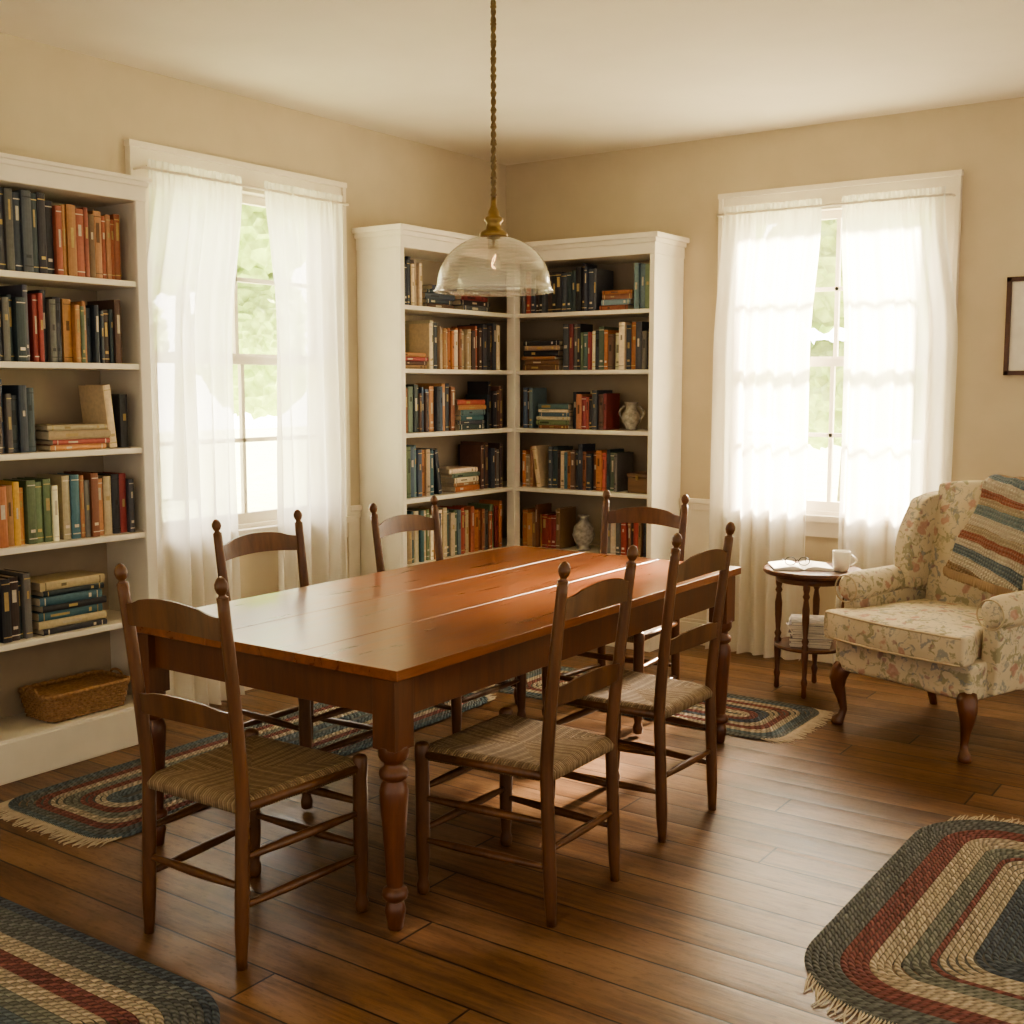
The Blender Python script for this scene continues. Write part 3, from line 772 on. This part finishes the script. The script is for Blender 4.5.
for sg, nm in ((-1, 'a'), (1, 'b')):
    def f_wing(n, c, sg=sg):
        t = (n.z+1)/2
        fr = (1-n.y)/2
        prof = .19+.05*math.sin(min(1, t*1.1)*pi)-.035*t
        c.y = .11-(fr*(prof+.03))
        c.y += .065*t
        c.x += sg*fr*(.010+.022*math.sin(t*pi*.7))
        c.z += -.035*fr*fr*t**3
        return c
    softbox('wing_'+nm, (.080, .3, .44), (sg*.308, .21, .81), (0, 0, 0), f_wing, 7, .034)
    softbox('arm_panel_'+nm, (.085, .50, .34), (sg*.345, .03, .44), fn=lambda n, c, sg=sg: (c.x+sg*.02*(n.z+1)/2, c.y-.0, c.z), bev=.025)
    b = MB(); n = 18; P = []; R = []
    for k in range(n):
        q = k/(n-1); y = -.245+.52*q
        P.append((sg*(.368+.004*math.sin(q*pi)), y, .608+.02*q)); R.append(.074*(.55 if k == 0 else .86 if k == 1 else .97 if k == 2 else 1)*(1-.18*q))
    b.tube(P, R, M_FLORAL, 22)
    b.tube([(sg*.368+.061*math.cos(2*pi*k/24), -.243, .608+.061*math.sin(2*pi*k/24)) for k in range(24)], .004, M_PIPE, 6, closed=True)
    b.done('arm_roll_'+nm, parent=E)
    b = MB()
    pp = [(0, 0, .275), (.010, -.010, .25), (.020, -.018, .21), (.018, -.016, .17), (.006, -.006, .12), (-.002, .0, .07), (.004, -.006, .04), (.014, -.016, .02), (.016, -.018, .004), (.016, -.018, 0)]
    rr = [.040, .042, .038, .030, .021, .0165, .018, .028, .029, .022]
    b.tube([(sg*(.315+p[0]), -.30+p[1], p[2]) for p in pp], rr, M_SIDE, 16)
    b.tube([(sg*.28, .24, .28), (sg*.285, .27, .14), (sg*.295, .33, .0)], [.028, .022, .018], M_SIDE, 10)
    b.done('leg_'+nm, parent=E)
b = MB()
for z in (.412, .520):
    b.tube([(x, -.078-.322-.035*(1-(x/.36)**2)+.004, z+ (.003 if z > .5 else 0)) for x in [-.345+.69*k/24 for k in range(25)]], .005, M_PIPE, 6)
b.done('piping', parent=E)
# throw draped over the back
b = MB(uv=True); path = []
for k in range(18):
    z = .655+.39*k/17; path.append((.315-.115+(z-.745)*.17-.022-.022*math.sin(k/17*pi), z))
for k in range(1, 11):
    a = k/10*pi; path.append((.275+ -.085*math.cos(a)+.014, 1.062+.066*math.sin(a)*.8))
for k in range(1, 10): path.append((.385, 1.055-.035*k))
nu = 36; V = []
Ls = [0]
for p, q in zip(path, path[1:]): Ls.append(Ls[-1]+math.hypot(q[0]-p[0], q[1]-p[1]))
for j, (y, z) in enumerate(path):
    row = []
    for i in range(nu+1):
        s = i/nu; w = .37
        x = -.125+.135*min(1, j/18)+w*s+.008*math.sin(j*.6)
        wr = .011*(1+math.sin(s*13+j*.12))*.5+.004*(1+math.sin(s*29+j*.25))*.5+.003*math.sin(j*.7+s*4)
        drop = (.07*(.75-s)*-1 if j < 10 else 0)*(1-j/10)
        front = 1 if j < 18 else (0 if j < 28 else -1)
        row.append(b.bm.verts.new((x, y-front*(abs(wr)+.006), z+drop*-1+(abs(wr)*.7 if front == 0 else 0)+(-.026*(x/.3)**2 if 15 < j < 30 else 0))))
    V.append(row)
for j in range(len(path)-1):
    for i in range(nu):
        f = b.face([V[j][i], V[j][i+1], V[j+1][i+1], V[j+1][i]], M_THROW, True)
        for l, (ii, jj) in zip(f.loops, ((i, j), (i+1, j), (i+1, j+1), (i, j+1))): l[b.uv].uv = (ii/nu, (Ls[jj]+.08*ii/nu)/.9)
for i in range(0, nu+1):
    p = V[0][i].co
    b.tube([p, p+Vector((U(-.005, .005), -.004, -.02)), p+Vector((U(-.01, .01), -.006, -.038))], [.005, .004, .002], M_THROW, 5)
th = b.done('throw_blanket', loc=E.location, rot=E.rotation_euler.z)
m = th.modifiers.new('sol', 'SOLIDIFY'); m.thickness = .014; m.offset = 1
m = th.modifiers.new('s', 'SUBSURF'); m.levels = 1; m.render_levels = 1

# ------------------------------------------------------------------ side table
SX, SY, SZ = -2.09, 5.56, .625
b = MB()
b.lathe([(.205, .597), (.232, .600), (.240, .608), (.240, .616), (.235, .624), (.20, .625)], M_SIDE, 56)
b.lathe([(.168, .225), (.176, .229), (.176, .238), (.17, .243)], M_SIDE, 48)
b.lathe([(.175, .56), (.178, .562), (.178, .597)], M_SIDE, 48)
lp = [(.010, 0), (.014, .01), (.012, .05), (.017, .08), (.011, .10), (.014, .15), (.017, .20), (.017, .255), (.012, .265), (.018, .285), (.011, .30), (.017, .38), (.018, .44), (.011, .49), (.018, .505), (.012, .52), (.017, .54), (.018, .598)]
for k in range(4):
    a = k*pi/2+math.radians(12)
    b.lathe(lp, M_SIDE, 14, Matrix.Translation((.162*math.cos(a), .162*math.sin(a), 0)))
b.done('side_table', loc=(SX, SY, 0))
b = MB(); z = .2435
for k in range(13):
    th_ = U(.006, .012); w, l = U(.19, .205), U(.225, .25)
    M = Matrix.Rotation(U(-.12, .12)+.4, 4, 'Z'); b.box((U(-.006, .006), 0, z+th_/2), (w, l, th_-.0015), M_PAPER, M); b.box((0, 0, z+th_-.0005), (w, l, .001), random.choice([M_MAGA, M_MAGB, M_PAPER]), M); z += th_+.0006
b.done('magazine_stack', loc=(SX, SY, 0))
b = MB()
n = 12
for sg in (-1, 1):
    a_ = []
    for k in range(n+1):
        q = k/n; x = sg*q*.145; z = .004+.022*math.sin(min(1, q*2.2)*pi*.5)*(1-q*.75)
        a_.append((x, z))
    for (x0, z0), (x1, z1) in zip(a_, a_[1:]):
        v = [b.bm.verts.new(p) for p in ((x0, -.105, z0), (x1, -.105, z1), (x1, .105, z1), (x0, .105, z0))]; b.face(v, M_PAPER, True)
        v = [b.bm.verts.new(p) for p in ((x0, -.105, 0.0005), (x1, -.105, .0005), (x1, -.105, z1), (x0, -.105, z0))]; b.face(v, M_PAPER)
        v = [b.bm.verts.new(p) for p in ((x0, .105, 0.0005), (x1, .105, .0005), (x1, .105, z1), (x0, .105, z0))]; b.face(v, M_PAPER)
b.done('open_magazine', loc=(SX-.055, SY-.02, SZ+.001), rot=.55)
b = MB()
for sg in (-1, 1):
    b.tube([(sg*.033+.026*math.cos(2*pi*k/24), 0, .021+.020*math.sin(2*pi*k/24)) for k in range(24)], .0022, M_DARK, 6, closed=True)
    b.tube([(sg*.059, 0, .026), (sg*.061, .05, .024), (sg*.058, .10, .016), (sg*.055, .125, .003)], .002, M_DARK, 6)
b.tube([(-.008, 0, .024), (0, -.002, .028), (.008, 0, .024)], .002, M_DARK, 6)
b.done('eyeglasses', loc=(SX-.04, SY-.10, SZ+.022), rot=.5)
b = MB()
b.lathe([(.030, 0), (.034, .003), (.039, .02), (.043, .06), (.044, .096), (.042, .098), (.040, .096), (.038, .05), (.032, .012)], M_CREAM, 32)
b.tube([(.041+.032*math.sin(pi*k/12), 0, .080-.058*k/12) for k in range(13)], .0055, M_CREAM, 8)
b.done('coffee_mug', loc=(SX+.150, SY-.01, SZ+.001), rot=.4)

# ------------------------------------------------------------------ framed picture
b = MB()
fx0, fx1, fz0, fz1 = -1.37, -.96, 1.58, 2.06
y1 = WY-.001; fw = .022
b.b2(fx0, fx0+fw, y1-.025, y1, fz0, fz1, M_FRAME); b.b2(fx1-fw, fx1, y1-.025, y1, fz0, fz1, M_FRAME)
b.b2(fx0, fx1, y1-.025, y1, fz0, fz0+fw, M_FRAME); b.b2(fx0, fx1, y1-.025, y1, fz1-fw, fz1, M_FRAME)
b.b2(fx0+fw, fx1-fw, y1-.012, y1, fz0+fw, fz1-fw, M_PAPER)
b.b2(fx0+.1, fx1-.1, y1-.0135, y1-.011, fz0+.11, fz1-.11, M_MAGA)
b.done('framed_picture', .002)

# ------------------------------------------------------------------ outside
b = MB(); b.b2(-40, WX-.4, -10, 40, -.5, -.4, M_GRASS); b.b2(WX-.4, 20, WY+.5, 40, -.5, -.4, M_GRASS); b.done('lawn')
def tree(name, x, y, s):
    bm_ = MB(); bm_.tube([(0, 0, -.4), (.05*s, 0, 1.2*s), (0, .05*s, 2.4*s)], [.16*s, .12*s, .08*s], M_BARK, 10)
    for k in range(16):
        c = Vector((U(-1, 1)*s, U(-1, 1)*s, (1.2+U(0, 2.4))*s)); r = U(.35, .75)*s
        g = bmesh.new(); bmesh.ops.create_icosphere(g, subdivisions=4, radius=r)
        vm = {}
        for v in g.verts:
            q = v.co*(1+U(-.13, .13)); vm[v] = bm_.bm.verts.new(q+c)
        for f in g.faces: bm_.face([vm[v] for v in f.verts], M_LEAF, False)
        g.free()
    bm_.done(name, loc=(x, y, 0), recalc=False)
tree('tree', -13.5, 8.2, 1.1); tree('tree.001', -16, 13, 1.4); tree('tree.002', -5.0, 14.5, 1.1); tree('tree.003', -8.5, 16, 1.5)

# ------------------------------------------------------------------ light : hazy sky, bright round the sun side
w = bpy.data.worlds.new('world'); sc.world = w; w.use_nodes = True
nt = w.node_tree; bg = nt.nodes['Background']
tc = nt.nodes.new('ShaderNodeTexCoord')
dp = nt.nodes.new('ShaderNodeVectorMath'); dp.operation = 'DOT_PRODUCT'; nt.links.new(tc.outputs['Generated'], dp.inputs[0]); dp.inputs[1].default_value = Vector((-.58, .76, .25)).normalized()
mr = nt.nodes.new('ShaderNodeMapRange'); mr.interpolation_type = 'SMOOTHSTEP'; nt.links.new(dp.outputs['Value'], mr.inputs['Value'])
mr.inputs['From Min'].default_value = -.2; mr.inputs['From Max'].default_value = .9; mr.inputs['To Min'].default_value = 1.1; mr.inputs['To Max'].default_value = 15.0
nt.links.new(mr.outputs[0], bg.inputs[1])
mc = nt.nodes.new('ShaderNodeMapRange'); nt.links.new(dp.outputs['Value'], mc.inputs['Value']); mc.inputs['From Min'].default_value = -.2; mc.inputs['From Max'].default_value = .6
mx = nt.nodes.new('ShaderNodeMix'); mx.data_type = 'RGBA'; nt.links.new(mc.outputs[0], mx.inputs[0])
mx.inputs[6].default_value = (1, .89, .74, 1); mx.inputs[7].default_value = (1, .94, .85, 1); nt.links.new(mx.outputs[2], bg.inputs[0])
sun = bpy.data.lights.new('sun', 'SUN'); sun.energy = 66; sun.angle = math.radians(9); sun.color = (1, .85, .65)
so = bpy.data.objects.new('sun', sun); sc.collection.objects.link(so)
so.rotation_euler = Vector((-.06, -1.0, -.56)).to_track_quat('-Z', 'Y').to_euler()

# ------------------------------------------------------------------ camera
cd = bpy.data.cameras.new('camera'); co = bpy.data.objects.new('camera', cd); sc.collection.objects.link(co)
cd.sensor_width = 36; cd.lens = 1166/1024*36; cd.clip_start = .05; cd.clip_end = 200
co.location = (0, 0, 1.53); co.rotation_euler = (math.radians(90-6.2), 0, math.radians(35.2))
sc.camera = co
sc.view_settings.view_transform = 'AgX'
try: sc.view_settings.look = 'AgX - Medium High Contrast'
except Exception: pass
